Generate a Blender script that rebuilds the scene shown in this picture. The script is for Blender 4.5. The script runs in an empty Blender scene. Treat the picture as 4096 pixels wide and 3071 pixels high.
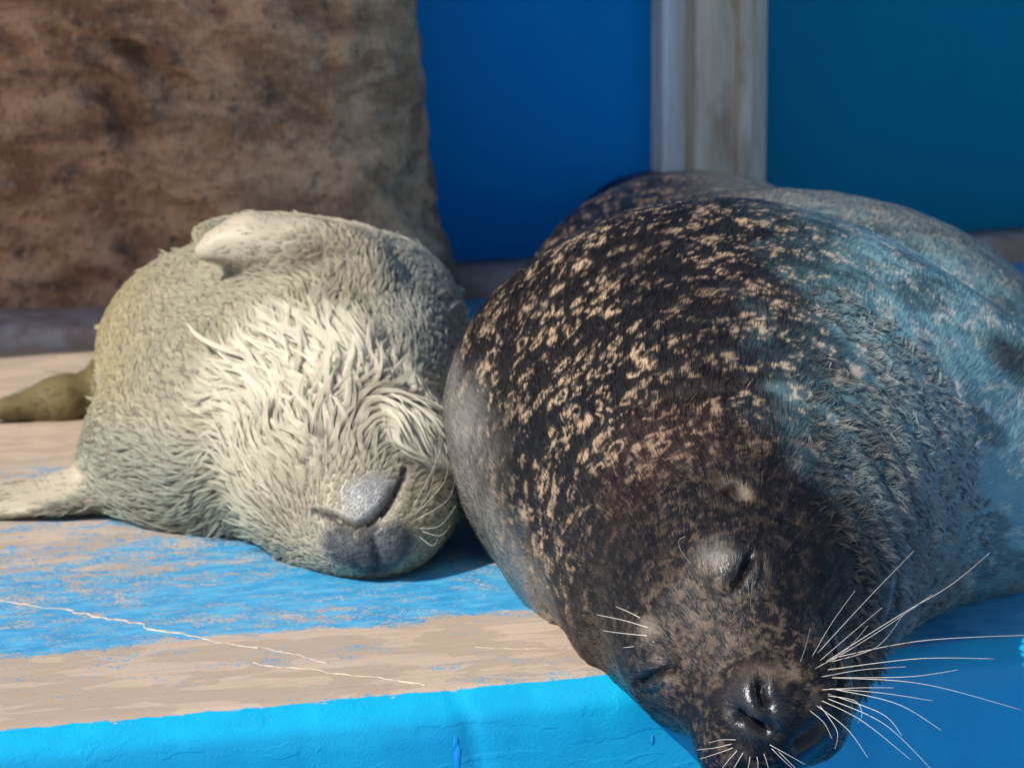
import bpy, bmesh, math, random
import numpy as np
from mathutils import Vector, Matrix
from mathutils.bvhtree import BVHTree

random.seed(7)
rng = np.random.default_rng(11)
scene = bpy.context.scene
COL = scene.collection
R = math.radians

# ------------------------------------------------------------------ camera
PITCH = R(10.0)
CAM_H = 0.7814
F_PX = 4850.0                      # focal length in pixels of a 1024 px wide picture
cam_d = bpy.data.cameras.new("camera")
cam = bpy.data.objects.new("camera", cam_d)
COL.objects.link(cam)
cam.location = (0, 0, CAM_H)
cam.rotation_euler = (math.pi / 2 - PITCH, 0, 0)
cam_d.sensor_width = 36.0
cam_d.lens = F_PX * 36.0 / 1024.0
cam_d.clip_end = 200.0
cam_d.dof.use_dof = True
cam_d.dof.focus_distance = 3.27
cam_d.dof.aperture_fstop = 17.0
scene.camera = cam

# ------------------------------------------------------------------ sky and sun
SUN_EL, SUN_AZ = R(42.0), R(-45.5)      # azimuth measured from the camera side towards the left
sun_dir = Vector((math.sin(SUN_AZ) * math.cos(SUN_EL), -math.cos(SUN_AZ) * math.cos(SUN_EL), math.sin(SUN_EL)))
world = bpy.data.worlds.new("World")
scene.world = world
world.use_nodes = True
wn = world.node_tree
wn.nodes.clear()
w_out = wn.nodes.new("ShaderNodeOutputWorld")
w_bg = wn.nodes.new("ShaderNodeBackground")
w_sky = wn.nodes.new("ShaderNodeTexSky")
w_sky.sky_type = 'NISHITA'
w_sky.sun_disc = False
w_sky.sun_elevation = SUN_EL
w_sky.sun_rotation = math.atan2(sun_dir.x, sun_dir.y)
w_bg.inputs["Strength"].default_value = 0.11
wn.links.new(w_sky.outputs[0], w_bg.inputs[0])
wn.links.new(w_bg.outputs[0], w_out.inputs[0])
sun_d = bpy.data.lights.new("sun", 'SUN')
sun_d.energy = 5.0
sun_d.angle = R(0.5)
sun_d.color = (1.0, 0.95, 0.87)
sun = bpy.data.objects.new("sun", sun_d)
COL.objects.link(sun)
sun.rotation_euler = sun_dir.to_track_quat('Z', 'Y').to_euler()

vs = scene.view_settings
vs.view_transform = 'Standard'
vs.look = 'None'
vs.exposure = 0.42
vs.gamma = 1.0
scene.cycles.use_denoising = True
scene.cycles.max_bounces = 6
scene.cycles.diffuse_bounces = 2
scene.cycles.use_adaptive_sampling = True
scene.cycles.adaptive_threshold = 0.02
scene.cycles.glossy_bounces = 2
scene.cycles.transmission_bounces = 5
scene.cycles.transparent_max_bounces = 6
scene.cycles_curves.shape = 'RIBBONS'
A_FUR, A_TUFT = 230000, 3600          # strands and tufts of the adult's coat
P_FUR, P_LOCK = 340000, 17000          # strands and locks of the pup's coat

# ------------------------------------------------------------------ helpers
def at(px, py, d):
    """world point on the line of sight of pixel (px, py) at distance d along the ground"""
    x = (px - 512.0) / F_PX
    u = (383.5 - py) / F_PX
    dy = math.cos(PITCH) + u * math.sin(PITCH)
    dz = -math.sin(PITCH) + u * math.cos(PITCH)
    s = d / dy
    return np.array([x * s, d, CAM_H + dz * s])

def ground(px, py, z=0.0):
    u = (383.5 - py) / F_PX
    dy = math.cos(PITCH) + u * math.sin(PITCH)
    dz = -math.sin(PITCH) + u * math.cos(PITCH)
    s = (z - CAM_H) / dz
    return np.array([(px - 512.0) / F_PX * s, dy * s, z])

def to_px(p):
    p = np.atleast_2d(p)
    q = p - np.array([0, 0, CAM_H])
    f = q[:, 1] * math.cos(PITCH) - q[:, 2] * math.sin(PITCH)
    u = q[:, 1] * math.sin(PITCH) + q[:, 2] * math.cos(PITCH)
    return np.stack([512 + F_PX * q[:, 0] / f, 383.5 - F_PX * u / f], 1)

def tag(o, label=None, cat=None, group=None, kind=None):
    if label: o["label"] = label
    if cat: o["category"] = cat
    if group: o["group"] = group
    if kind: o["kind"] = kind
    return o

def mesh_obj(name, verts, faces, mat, parent=None, smooth=False):
    me = bpy.data.meshes.new(name)
    me.from_pydata([tuple(v) for v in verts], [], [tuple(f) for f in faces])
    me.update()
    if smooth:
        me.polygons.foreach_set("use_smooth", [True] * len(me.polygons))
    o = bpy.data.objects.new(name, me)
    COL.objects.link(o)
    if mat: me.materials.append(mat)
    if parent: o.parent = parent
    return o

def empty(name, loc=(0, 0, 0)):
    o = bpy.data.objects.new(name, None)
    COL.objects.link(o)
    o.location = loc
    o.empty_display_size = 0.05
    return o

class NT:
    """small node-tree writer"""
    def __init__(self, name):
        self.m = bpy.data.materials.new(name)
        self.m.use_nodes = True
        self.t = self.m.node_tree
        self.t.nodes.clear()
        self.out = self.t.nodes.new("ShaderNodeOutputMaterial")
        self.b = self.t.nodes.new("ShaderNodeBsdfPrincipled")
        self.t.links.new(self.b.outputs[0], self.out.inputs[0])
    def n(self, typ, **kw):
        nd = self.t.nodes.new("ShaderNode" + typ)
        ins = kw.pop("ins", {})
        for k, v in kw.items(): setattr(nd, k, v)
        for k, v in ins.items(): self.put(nd.inputs[k], v)
        return nd
    def put(self, sock, v):
        if isinstance(v, bpy.types.NodeSocket): self.t.links.new(v, sock)
        elif isinstance(v, (tuple, list)) and len(v) == 3 and sock.type == 'RGBA': sock.default_value = (*v, 1)
        else: sock.default_value = v
    def set(self, **kw):
        for k, v in kw.items(): self.put(self.b.inputs[k.replace("_", " ")], v)
    def noise(self, vec, scale, detail=4, rough=0.55, dist=0.0):
        return self.n("TexNoise", ins={"Vector": vec, "Scale": scale, "Detail": detail, "Roughness": rough, "Distortion": dist}).outputs["Fac"]
    def mapping(self, vec, scale=(1, 1, 1), loc=(0, 0, 0), rot=(0, 0, 0)):
        return self.n("Mapping", ins={"Vector": vec, "Scale": scale, "Location": loc, "Rotation": rot}).outputs[0]
    def math(self, op, a, b=0.0, c=0.0, clamp=False):
        return self.n("Math", operation=op, use_clamp=clamp, ins={0: a, 1: b, 2: c}).outputs[0]
    def ramp(self, fac, stops, interp='LINEAR'):
        nd = self.n("ValToRGB", ins={0: fac})
        cr = nd.color_ramp
        cr.interpolation = interp
        while len(cr.elements) < len(stops): cr.elements.new(0.5)
        for e, (p, c) in zip(cr.elements, stops):
            e.position = p
            e.color = (*c, 1) if len(c) == 3 else c
        return nd.outputs[0]
    def step(self, fac, lo, hi):
        return self.n("MapRange", interpolation_type='SMOOTHSTEP', ins={"Value": fac, "From Min": lo, "From Max": hi}).outputs[0]
    def mix(self, fac, a, b, mode='MIX'):
        nd = self.n("Mix", data_type='RGBA', blend_type=mode)
        self.put(nd.inputs[0], fac); self.put(nd.inputs[6], a); self.put(nd.inputs[7], b)
        return nd.outputs[2]
    def bump(self, h, strength=0.3, dist=0.002):
        return self.n("Bump", ins={"Height": h, "Strength": strength, "Distance": dist}).outputs[0]
    def obj(self): return self.n("TexCoord").outputs["Object"]
    def pos(self): return self.n("NewGeometry").outputs["Position"]

# ------------------------------------------------------------------ numpy noise
def _hash(ix, iy, iz, seed):
    h = (ix * 374761393 + iy * 668265263 + iz * 2147483647 + seed * 974711) & 0xFFFFFFFF
    h = ((h ^ (h >> 13)) * 1274126177) & 0xFFFFFFFF
    h = ((h ^ (h >> 16)) * 2246822519) & 0xFFFFFFFF
    return ((h ^ (h >> 15)) & 0xFFFFFF).astype(np.float32) / 0xFFFFFF

def vnoise(p, seed=0):
    i = np.floor(p).astype(np.int64)
    f = (p - i).astype(np.float32)
    f = f * f * f * (f * (f * 6 - 15) + 10)
    r = 0
    for dx in (0, 1):
        wx = f[:, 0] if dx else 1 - f[:, 0]
        for dy in (0, 1):
            wy = f[:, 1] if dy else 1 - f[:, 1]
            for dz in (0, 1):
                wz = f[:, 2] if dz else 1 - f[:, 2]
                r = r + wx * wy * wz * _hash(i[:, 0] + dx, i[:, 1] + dy, i[:, 2] + dz, seed)
    return r

def fbm(p, octaves=3, seed=0, gain=0.5):
    a, s, t = 1.0, 0.0, 0.0
    for o in range(octaves):
        s = s + a * vnoise(p * (2.0 ** o) + 17.3 * o, seed + o)
        t += a
        a *= gain
    return s / t

def rings(p, cell, r0, r1, w, seed=0):
    """broken rings round randomly scattered centres"""
    g = (p / cell).astype(np.float32)
    i = np.floor(g).astype(np.int64)
    f = g - i
    out = np.zeros(len(p), np.float32)
    for dx in (-1, 0, 1):
        for dy in (-1, 0, 1):
            for dz in (-1, 0, 1):
                h = ((i[:, 0] + dx) * 374761393 + (i[:, 1] + dy) * 668265263 + (i[:, 2] + dz) * 2147483647 + seed * 974711) & 0xFFFFFFFF
                h = ((h ^ (h >> 13)) * 1274126177) & 0xFFFFFFFF
                h = ((h ^ (h >> 16)) * 2246822519) & 0xFFFFFFFF
                h = h ^ (h >> 15)
                jx, jy, jz, jr = [((h >> k) & 255).astype(np.float32) / 255 for k in (0, 8, 16, 24)]
                d = np.sqrt((f[:, 0] - dx - jx) ** 2 + (f[:, 1] - dy - jy) ** 2 + (f[:, 2] - dz - jz) ** 2) * cell
                t = np.clip(1 - np.abs(d - (r0 + (r1 - r0) * jr)) / w, 0, 1)
                out = np.maximum(out, np.where((h & 3) > 0, t, 0))
    return out

def sstep(a, b, x):
    t = np.clip((x - a) / (b - a), 0, 1)
    return t * t * (3 - 2 * t)

# ------------------------------------------------------------------ smooth implicit bodies
def rotm(yaw=0, pitch=0, roll=0):
    return np.array(Matrix.Rotation(R(yaw), 3, 'Z') @ Matrix.Rotation(R(pitch), 3, 'X') @ Matrix.Rotation(R(roll), 3, 'Y'))

class Body:
    def __init__(self): self.pr = []
    def ell(self, c, r, rot=(0, 0, 0), k=0.03):
        self.pr.append(('e', np.array(c, np.float32), np.array(r, np.float32), rotm(*rot).astype(np.float32), k)); return self
    def cone(self, a, b, ra, rb, k=0.03, flat=None):
        self.pr.append(('c', np.array(a, np.float32), np.array(b, np.float32), ra, rb, k)); return self
    def cut(self, a, b, ra, rb, k=0.01):
        self.pr.append(('s', np.array(a, float), np.array(b, float), ra, rb, k)); return self
    @staticmethod
    def _cone(p, a, b, ra, rb):
        ab = b - a
        t = np.clip(((p - a) @ ab) / (ab @ ab), 0, 1)
        q = p - a - t[:, None] * ab
        return np.sqrt(np.einsum('ij,ij->i', q, q)) - (ra + (rb - ra) * t)
    def __call__(self, p):
        d = None
        p = np.asarray(p, np.float32)
        for q in self.pr:
            if q[0] == 'e':
                l = ((p - q[1]) @ q[3]) / q[2]
                k0 = np.sqrt(np.einsum('ij,ij->i', l, l))
                l /= q[2]
                k1 = np.sqrt(np.einsum('ij,ij->i', l, l)) + 1e-9
                f = k0 * (k0 - 1) / k1
            else:
                f = self._cone(p, q[1], q[2], q[3], q[4])
            k = q[-1]
            if d is None: d = f; continue
            if q[0] == 's':
                h = np.clip(0.5 - 0.5 * (d + f) / k, 0, 1)
                d = d * (1 - h) + (-f) * h + k * h * (1 - h)
            else:
                h = np.clip(0.5 + 0.5 * (f - d) / k, 0, 1)
                d = f * (1 - h) + d * h - k * h * (1 - h)
        return d

def axis(pieces):
    """grid line positions from (start, end, step) runs"""
    v = [pieces[0][0]]
    for a, b, s in pieces:
        n = max(1, int(round((b - a) / s)))
        v += list(a + (b - a) * (np.arange(n) + 1) / n)
    return np.array(v)

def surface_nets(fn, xs, ys, zs):
    nx, ny, nz = len(xs), len(ys), len(zs)
    st = 6
    cx = np.unique(np.r_[np.arange(0, nx, st), nx - 1]); cy = np.unique(np.r_[np.arange(0, ny, st), ny - 1]); cz = np.unique(np.r_[np.arange(0, nz, st), nz - 1])
    g = np.stack(np.meshgrid(xs[cx], ys[cy], zs[cz], indexing='ij'), -1).reshape(-1, 3)
    fc = fn(g).reshape(len(cx), len(cy), len(cz))
    hx, hy, hz = (np.maximum.reduce([np.roll(np.gradient(v), k) for k in (-st, 0, st)]) for v in (xs, ys, zs))
    ix = np.minimum((np.arange(nx) + st // 2) // st, len(cx) - 1)
    iy = np.minimum((np.arange(ny) + st // 2) // st, len(cy) - 1)
    iz = np.minimum((np.arange(nz) + st // 2) // st, len(cz) - 1)
    F = fc[np.ix_(ix, iy, iz)].astype(np.float32)
    act = np.argwhere(np.abs(F) < st * .95 * np.sqrt(hx[:, None, None] ** 2 + hy[None, :, None] ** 2 + hz[None, None, :] ** 2).astype(np.float32))
    P = np.stack([xs[act[:, 0]], ys[act[:, 1]], zs[act[:, 2]]], 1)
    vals = np.empty(len(P), np.float32)
    for s in range(0, len(P), 1000000): vals[s:s + 1000000] = fn(P[s:s + 1000000])
    F[act[:, 0], act[:, 1], act[:, 2]] = vals
    ins = F < 0
    c = ins[:-1, :-1, :-1].astype(np.int8)
    for dx, dy, dz in ((1,0,0),(0,1,0),(0,0,1),(1,1,0),(1,0,1),(0,1,1),(1,1,1)):
        c = c + ins[dx:nx - 1 + dx, dy:ny - 1 + dy, dz:nz - 1 + dz]
    cells = np.argwhere((c > 0) & (c < 8))
    idx = -np.ones(c.shape, np.int64)
    idx[cells[:, 0], cells[:, 1], cells[:, 2]] = np.arange(len(cells))
    acc = np.zeros((len(cells), 3)); cnt = np.zeros(len(cells))
    corners = [(0,0,0),(1,0,0),(0,1,0),(1,1,0),(0,0,1),(1,0,1),(0,1,1),(1,1,1)]
    edges = [(0,1),(2,3),(4,5),(6,7),(0,2),(1,3),(4,6),(5,7),(0,4),(1,5),(2,6),(3,7)]
    ax = (xs, ys, zs)
    def pos(k): return np.stack([ax[j][cells[:, j] + corners[k][j]] for j in range(3)], 1)
    def val(k): return F[cells[:, 0] + corners[k][0], cells[:, 1] + corners[k][1], cells[:, 2] + corners[k][2]]
    for a, b in edges:
        fa, fb = val(a), val(b)
        m = (fa < 0) != (fb < 0)
        t = np.where(m, fa / np.where(m, fa - fb, 1), 0)[:, None]
        acc += np.where(m[:, None], pos(a) * (1 - t) + pos(b) * t, 0)
        cnt += m
    V = acc / cnt[:, None]
    quads = []
    for axn in range(3):
        a1, a2 = (axn + 1) % 3, (axn + 2) % 3
        sl0 = [slice(None)] * 3; sl1 = [slice(None)] * 3
        sl0[axn] = slice(0, -1); sl1[axn] = slice(1, None)
        A, B = ins[tuple(sl0)], ins[tuple(sl1)]
        e = np.argwhere(A != B)
        ok = (e[:, a1] > 0) & (e[:, a2] > 0) & (e[:, a1] < ins.shape[a1] - 1) & (e[:, a2] < ins.shape[a2] - 1)
        e = e[ok]
        flip = A[e[:, 0], e[:, 1], e[:, 2]]
        def cid(d1, d2):
            q = e.copy(); q[:, a1] -= d1; q[:, a2] -= d2
            return idx[q[:, 0], q[:, 1], q[:, 2]]
        q = np.stack([cid(1, 1), cid(0, 1), cid(0, 0), cid(1, 0)], 1)
        q[~flip] = q[~flip][:, ::-1]
        quads.append(q)
    Q = np.concatenate(quads)
    Q = Q[(Q >= 0).all(1)]
    for _ in range(2):                       # settle the vertices on the true surface
        f, gr = grad(fn, V)
        V = V - np.clip(f, -0.004, 0.004)[:, None] * gr
    return V, Q

def grad(fn, V, h=1e-3):
    f = fn(V)
    g = np.stack([fn(V + np.eye(3)[j] * h) - f for j in range(3)], 1) / h
    return f, g / (np.linalg.norm(g, axis=1)[:, None] + 1e-9)

def quad_mesh(name, V, Q, mat, parent=None):
    me = bpy.data.meshes.new(name)
    me.vertices.add(len(V)); me.vertices.foreach_set("co", V.astype(np.float32).ravel())
    me.loops.add(Q.size); me.loops.foreach_set("vertex_index", Q.astype(np.int32).ravel())
    me.polygons.add(len(Q)); me.polygons.foreach_set("loop_start", np.arange(len(Q), dtype=np.int32) * 4)
    me.polygons.foreach_set("use_smooth", np.ones(len(Q), bool))
    me.update(calc_edges=True); me.validate()
    o = bpy.data.objects.new(name, me); COL.objects.link(o)
    me.materials.append(mat)
    if parent: o.parent = parent
    return o

def vert_normals(V, Q):
    n = np.cross(V[Q[:, 2]] - V[Q[:, 0]], V[Q[:, 3]] - V[Q[:, 1]])
    i = Q.T.ravel()
    N = np.stack([np.bincount(i, np.tile(n[:, k], 4), len(V)) for k in range(3)], 1)
    return N / (np.linalg.norm(N, axis=1)[:, None] + 1e-12)

def poly_dist(V, pts):
    """distance from points V to a polyline, and the parameter 0..1 along it"""
    best = np.full(len(V), 9.0); par = np.zeros(len(V))
    n = len(pts) - 1
    for i in range(n):
        a, b = pts[i], pts[i + 1]; ab = b - a
        t = np.clip(((V - a) @ ab) / (ab @ ab + 1e-12), 0, 1)
        d = np.linalg.norm(V - a - t[:, None] * ab, axis=1)
        m = d < best
        best[m] = d[m]; par[m] = (i + t[m]) / n
    return best, par

class Caster:
    def __init__(self, V, Q):
        n = np.cross(V[Q[:, 2]] - V[Q[:, 0]], V[Q[:, 3]] - V[Q[:, 1]])
        Q = Q[((np.array([0, 0, CAM_H]) - V[Q[:, 0]]) * n).sum(1) > 0]
        ids, inv = np.unique(Q, return_inverse=True)
        self.t = BVHTree.FromPolygons(V[ids].tolist(), inv.reshape(-1, 4).tolist())
    def __call__(self, px, py):
        o = Vector((0, 0, CAM_H))
        d = Vector(at(px, py, 3.5)) - o
        h = self.t.ray_cast(o, d.normalized())
        return np.array(h[0]) if h[0] is not None else None
    def line(self, pts):
        r = [self(*p) for p in pts]
        return np.array([q for q in r if q is not None])
# ------------------------------------------------------------------ the two bodies as implicit shapes
def adult_body():
    b = Body()
    b.ell((.1754, 3.7329, .1079), (.2167, .2697, .1385))                  # barrel of the body
    b.ell((.1981, 3.6384, .0658), (.1752, .1325, .0937), k=.0998)
    b.ell((.2745, 3.5858, .0861), (.2055, .0995, .1067), k=.0769)         # chest resting on the ledge
    nape = at(732.5, 514, 3.402)
    b.cone(at(705, 414, 3.6042), nape, .0919, .0799, k=.2155)             # neck
    b.ell(at(604.8, 513.8, 3.5114), (.0548, .0548, .0548), k=.073)
    b.cone(nape, at(735.4, 598, 3.2527), .0799, .0793, k=.1744)           # skull
    b.ell(at(678.5, 608.8, 3.3362), (.0407, .0407, .0407), k=.0764)       # jowl
    b.ell(at(733.3, 638, 3.2894), (.0339, .0339, .0339), k=.0582)
    b.ell(at(756.3, 580, 3.2989), (.0363, .0363, .0363), k=.1132)
    b.ell((.2265, 4.02, .0845), (.2381, .26, .1498), k=.012)              # flank behind the first fold
    b.ell((.1790, 4.42, .0640), (.1720, .50, .1166), k=.02)              # rump
    b.ell((.16, 5.0, .055), (.09, .30, .06), (4, 0, 0), k=.1)
    b.cone(at(728, 645, 3.19), at(764, 705, 3.130), .066, .046, k=.05)    # muzzle
    b.ell(at(802, 688, 3.145), (.033, .036, .036), (0, 0, -30), k=.020)   # whisker pads
    b.ell(at(744, 742, 3.130), (.031, .034, .026), (0, 0, -30), k=.020)
    b.cone(at(800, 660, 3.22), at(806, 722, 3.16), .050, .027, k=.02)     # lower jaw
    # fore flipper folded against the flank
    b.cone((.46, 3.75, .10), (.53, 3.85, .03), .05, .03, k=.04)
    b.ell((.52, 3.95, .03), (.05, .13, .02), (-8, 0, 10), k=.03)
    # hind flippers
    b.ell((.09, 5.38, .03), (.045, .16, .02), (14, 0, 0), k=.04)
    b.ell((.20, 5.38, .03), (.045, .16, .02), (-14, 0, 0), k=.04)
    return b

FLIP1 = [at(356, 282, 3.862), at(308, 251, 3.862), at(250, 236, 3.860), at(203, 250, 3.850)]      # across the belly
FLIP2 = [at(135, 486, 3.87), at(60, 494, 3.84), at(-45, 503, 3.80)]                               # stretched out on the ledge
FLIP3 = [at(105, 392, 4.30), at(60, 402, 4.26), at(-2, 409, 4.23)]                                # hind
def pup_body():
    b = Body()
    b.ell(at(268, 368, 3.98), (.137, .27, .104), (14, 0, 0))
    b.ell(at(372, 340, 3.97), (.080, .15, .088), (4, 0, 0), k=.03)         # far shoulder
    b.ell(at(205, 452, 3.84), (.098, .12, .066), (10, 0, 0), k=.06)        # near shoulder
    b.cone(at(318, 420, 3.82), at(350, 482, 3.68), .092, .070, k=.07)      # throat
    b.ell(at(354, 478, 3.67), (.085, .085, .066), (0, 0, 0), k=.04)       # skull, chin up
    b.ell(at(371, 529, 3.607), (.047, .050, .034), (0, 0, 0), k=.035)       # muzzle
    # fore flipper lying across the belly
    b.cone(FLIP1[0], FLIP1[1], .032, .022, k=.016)
    b.cone(FLIP1[1], FLIP1[2], .022, .015, k=.008)
    b.cone(FLIP1[2], FLIP1[3], .015, .005, k=.010)
    b.ell(at(285, 240, 3.91), (.075, .07, .018), (0, 0, 4), k=.03)
    # fore flipper stretched out on the ledge
    b.cone(FLIP2[0], FLIP2[1], .026, .015, k=.03)
    b.cone(FLIP2[1], FLIP2[2], .015, .008, k=.015)
    b.ell(at(20, 502, 3.84), (.09, .045, .009), (-8, 0, -6), k=.015)
    # hind quarters and hind flippers
    b.cone(at(200, 370, 4.20), at(120, 392, 4.34), .080, .035, k=.05)
    b.cone(FLIP3[0], FLIP3[1], .024, .019, k=.02)
    b.cone(FLIP3[1], FLIP3[2], .019, .009, k=.02)
    b.ell(at(66, 396, 4.32), (.065, .05, .016), (-14, 0, -14), k=.006)
    return b
# ------------------------------------------------------------------ the ledge
E0, E1 = ground(0, 728), ground(1024, 635)
ED = (E1 - E0) / np.linalg.norm(E1 - E0)          # along the front edge
ND = np.array([-ED[1], ED[0], 0.0])               # from the edge towards the wall
LEDGE_M = Matrix(((ED[0], ND[0], 0, E0[0]), (ED[1], ND[1], 0, E0[1]), (0, 0, 1, 0), (0, 0, 0, 1)))
def uv_of(p):
    q = np.atleast_2d(p) - E0
    return np.stack([q @ ED, q @ ND], 1)

def paint_material():
    m = NT("worn_blue_paint")
    co = m.obj()
    sep = m.n("SeparateXYZ", ins={0: co})
    u, v, z = sep.outputs[0], sep.outputs[1], sep.outputs[2]
    streak = m.mapping(co, (0.62, 1, 1), rot=(0, 0, 0.10))
    low = m.noise(m.mapping(co, (0.6, 1, 1)), 6.5, 3, 0.5)
    mid = m.noise(streak, 42, 4, 0.6)
    fine = m.noise(streak, 190, 4, 0.65)
    speck = m.noise(streak, 460, 2, 0.6)
    wob = m.noise(m.mapping(co, (1, 1, 1)), 14, 4, 0.6)
    vv = m.math('ADD', v, m.math('MULTIPLY', m.math('SUBTRACT', wob, 0.5), 0.085))
    # how much blue is left at each distance from the edge
    cov = m.ramp(m.math('MULTIPLY', vv, 0.8), [
        (0.0, (.30,) * 3), (0.150, (.33,) * 3), (0.172, (.65,) * 3), (0.27, (.62,) * 3), (0.36, (.52,) * 3), (0.55, (.42,) * 3), (0.80, (.26,) * 3)])
    x = m.math('ADD', m.math('MULTIPLY', m.math('SUBTRACT', fine, 0.5), 0.75), m.math('MULTIPLY', m.math('SUBTRACT', mid, 0.5), 0.65))
    x = m.math('ADD', x, m.math('MULTIPLY', m.math('SUBTRACT', speck, 0.5), 0.75))
    x = m.math('ADD', x, m.math('MULTIPLY', m.math('SUBTRACT', low, 0.5), 0.55))
    x = m.math('ADD', x, cov)
    x = m.math('ADD', x, m.math('MULTIPLY', m.step(u, .60, .74), .55))
    blue_top = m.step(x, 0.43, 0.57)
    # the bevel and the face keep their paint, chipped along the arris
    chip = m.math('ADD', m.math('MULTIPLY', m.noise(m.mapping(co, (0.5, 1, 1)), 90, 5, 0.7), 0.009), m.math('MULTIPLY', m.noise(co, 9, 2, .5), 0.003))
    face = m.step(m.math('ADD', v, chip), 0.0078, 0.0058)
    chip2 = m.step(m.noise(m.mapping(co, (0.6, 1, 1.6)), 120, 3, .6), 0.70, 0.73)
    arris = m.step(m.math('ABSOLUTE', m.math('ADD', v, 0.003)), 0.006, 0.002)
    face = m.math('MULTIPLY', face, m.math('SUBTRACT', 1.0, m.math('MULTIPLY', chip2, arris)))
    blue = m.math('MAXIMUM', blue_top, face)
    # bare surface
    pale = m.step(m.noise(m.mapping(co, (0.45, 1, 1)), 24, 5, 0.55, 0.6), 0.50, 0.535)
    grain = m.noise(m.mapping(co, (0.08, 1, 1)), 160, 4, 0.6)
    blotch = m.noise(m.mapping(co, (0.4, 1, 1)), 9, 4, 0.6)
    bare = m.mix(pale, (.345, .268, .205), (.42, .325, .25))
    bare = m.mix(m.math('MULTIPLY', m.step(grain, 0.40, 0.75), 0.45), bare, (.27, .20, .145))
    bare = m.mix(m.math('MULTIPLY', m.step(blotch, 0.5, 0.8), 0.5), bare, (.47, .36, .275))
    dark = m.step(m.noise(co, 300, 2, .5), 0.74, 0.78)
    bare = m.mix(m.math('MULTIPLY', dark, 0.6), bare, (.08, .06, .05))
    wear = m.noise(m.mapping(co, (.5, 1, 1)), 60, 5, 0.65)
    bl = m.mix(m.step(wear, 0.35, 0.7), (.020, .235, .47), (.075, .355, .58))
    fc = m.mix(m.step(m.noise(co, 26, 4, .6), 0.35, 0.75), (.000, .285, .52), (.001, .335, .57))
    bl = m.mix(face, bl, fc)
    m.set(Base_Color=m.mix(blue, bare, bl))
    m.set(Roughness=m.math('ADD', 0.62, m.math('MULTIPLY', blue, -0.20)))
    h = m.math('ADD', m.math('MULTIPLY', blue, 0.35), m.math('MULTIPLY', m.noise(co, 420, 3, .6), 0.35))
    h = m.math('ADD', h, m.math('MULTIPLY', m.noise(co, 45, 4, .55), .45))
    h = m.math('ADD', h, m.math('MULTIPLY', pale, 0.2))
    m.set(Normal=m.bump(h, 0.55, 0.0016))
    return m.m
MAT_PAINT = paint_material()

def ledge():
    prof = [(2.35, -.6), (2.35, 0), (1.6, 0), (1.2, 0), (.9, 0), (.7, 0), (.55, 0), (.42, 0), (.32, 0), (.24, 0), (.17, 0), (.11, 0), (.06, 0), (.03, 0), (.012, 0), (.004, -.0002),
            (-.001, -.0018), (-.006, -.0065), (-.0115, -.0118), (-.0150, -.0160), (-.0166, -.0215), (-.0168, -.035), (-.0168, -.055), (-.0168, -.08), (-.0168, -.12), (-.0168, -.2), (-.0168, -.52)]
    us = axis([(-2.6, -.1, .25), (-.1, 1.15, .006), (1.15, 3.4, .25)])
    n = len(prof)
    G = np.array([[(u, v, z) for v, z in prof] for u in us]).reshape(-1, 3)
    f = fbm(G * np.array([28, 28, 28.]), 3, 5) - .5
    g = fbm(G * np.array([5, 5, 5.]), 2, 9) - .5
    near = (G[:, 1] < .02)
    G[:, 1] += np.where(near, f * .0012 + g * .0012, 0)
    G[:, 2] += np.where(near & (G[:, 2] > -.1), f * .0016, 0) + np.where(~near & (G[:, 1] < 2.3), f * .0012, 0) * (G[:, 2] > -.1)
    # the joint runs down the front face: a shallow groove
    JU = uv_of(ground(441, 680))[0, 0]
    dj = G[:, 0] - (JU + .016 * np.clip(-G[:, 2], 0, .06) / .06 + .003 * (vnoise(G * 60, 3) - .5))
    G[:, 1] += np.where(G[:, 1] < .004, .0028 * np.exp(-(dj / .0045) ** 2), 0)
    faces = []
    for i in range(len(us) - 1):
        for j in range(n - 1):
            a = i * n + j
            faces.append((a, a + 1, a + n + 1, a + n))
    faces.append(tuple(j for j in range(n))[::-1])
    faces.append(tuple((len(us) - 1) * n + j for j in range(n)))
    o = mesh_obj("ledge", G, faces, MAT_PAINT)
    o.data.polygons.foreach_set("use_smooth", [True] * (len(faces) - 2) + [False, False])
    o.matrix_world = LEDGE_M
    tag(o, "worn blue and beige painted ledge under the two seals", None, kind='structure')
    return o
LEDGE = ledge()

m = NT("flaking_paint")
co = m.pos()
m.set(Base_Color=m.mix(m.step(m.noise(co, 130, 3, .6), .42, .6), (.36, .28, .215), (.47, .39, .315)), Roughness=.6)
MAT_FLAKE = m.m
m = NT("blue_flake"); m.set(Base_Color=(.004, .27, .70), Roughness=.4)
MAT_BLUEFLAKE = m.m

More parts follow.
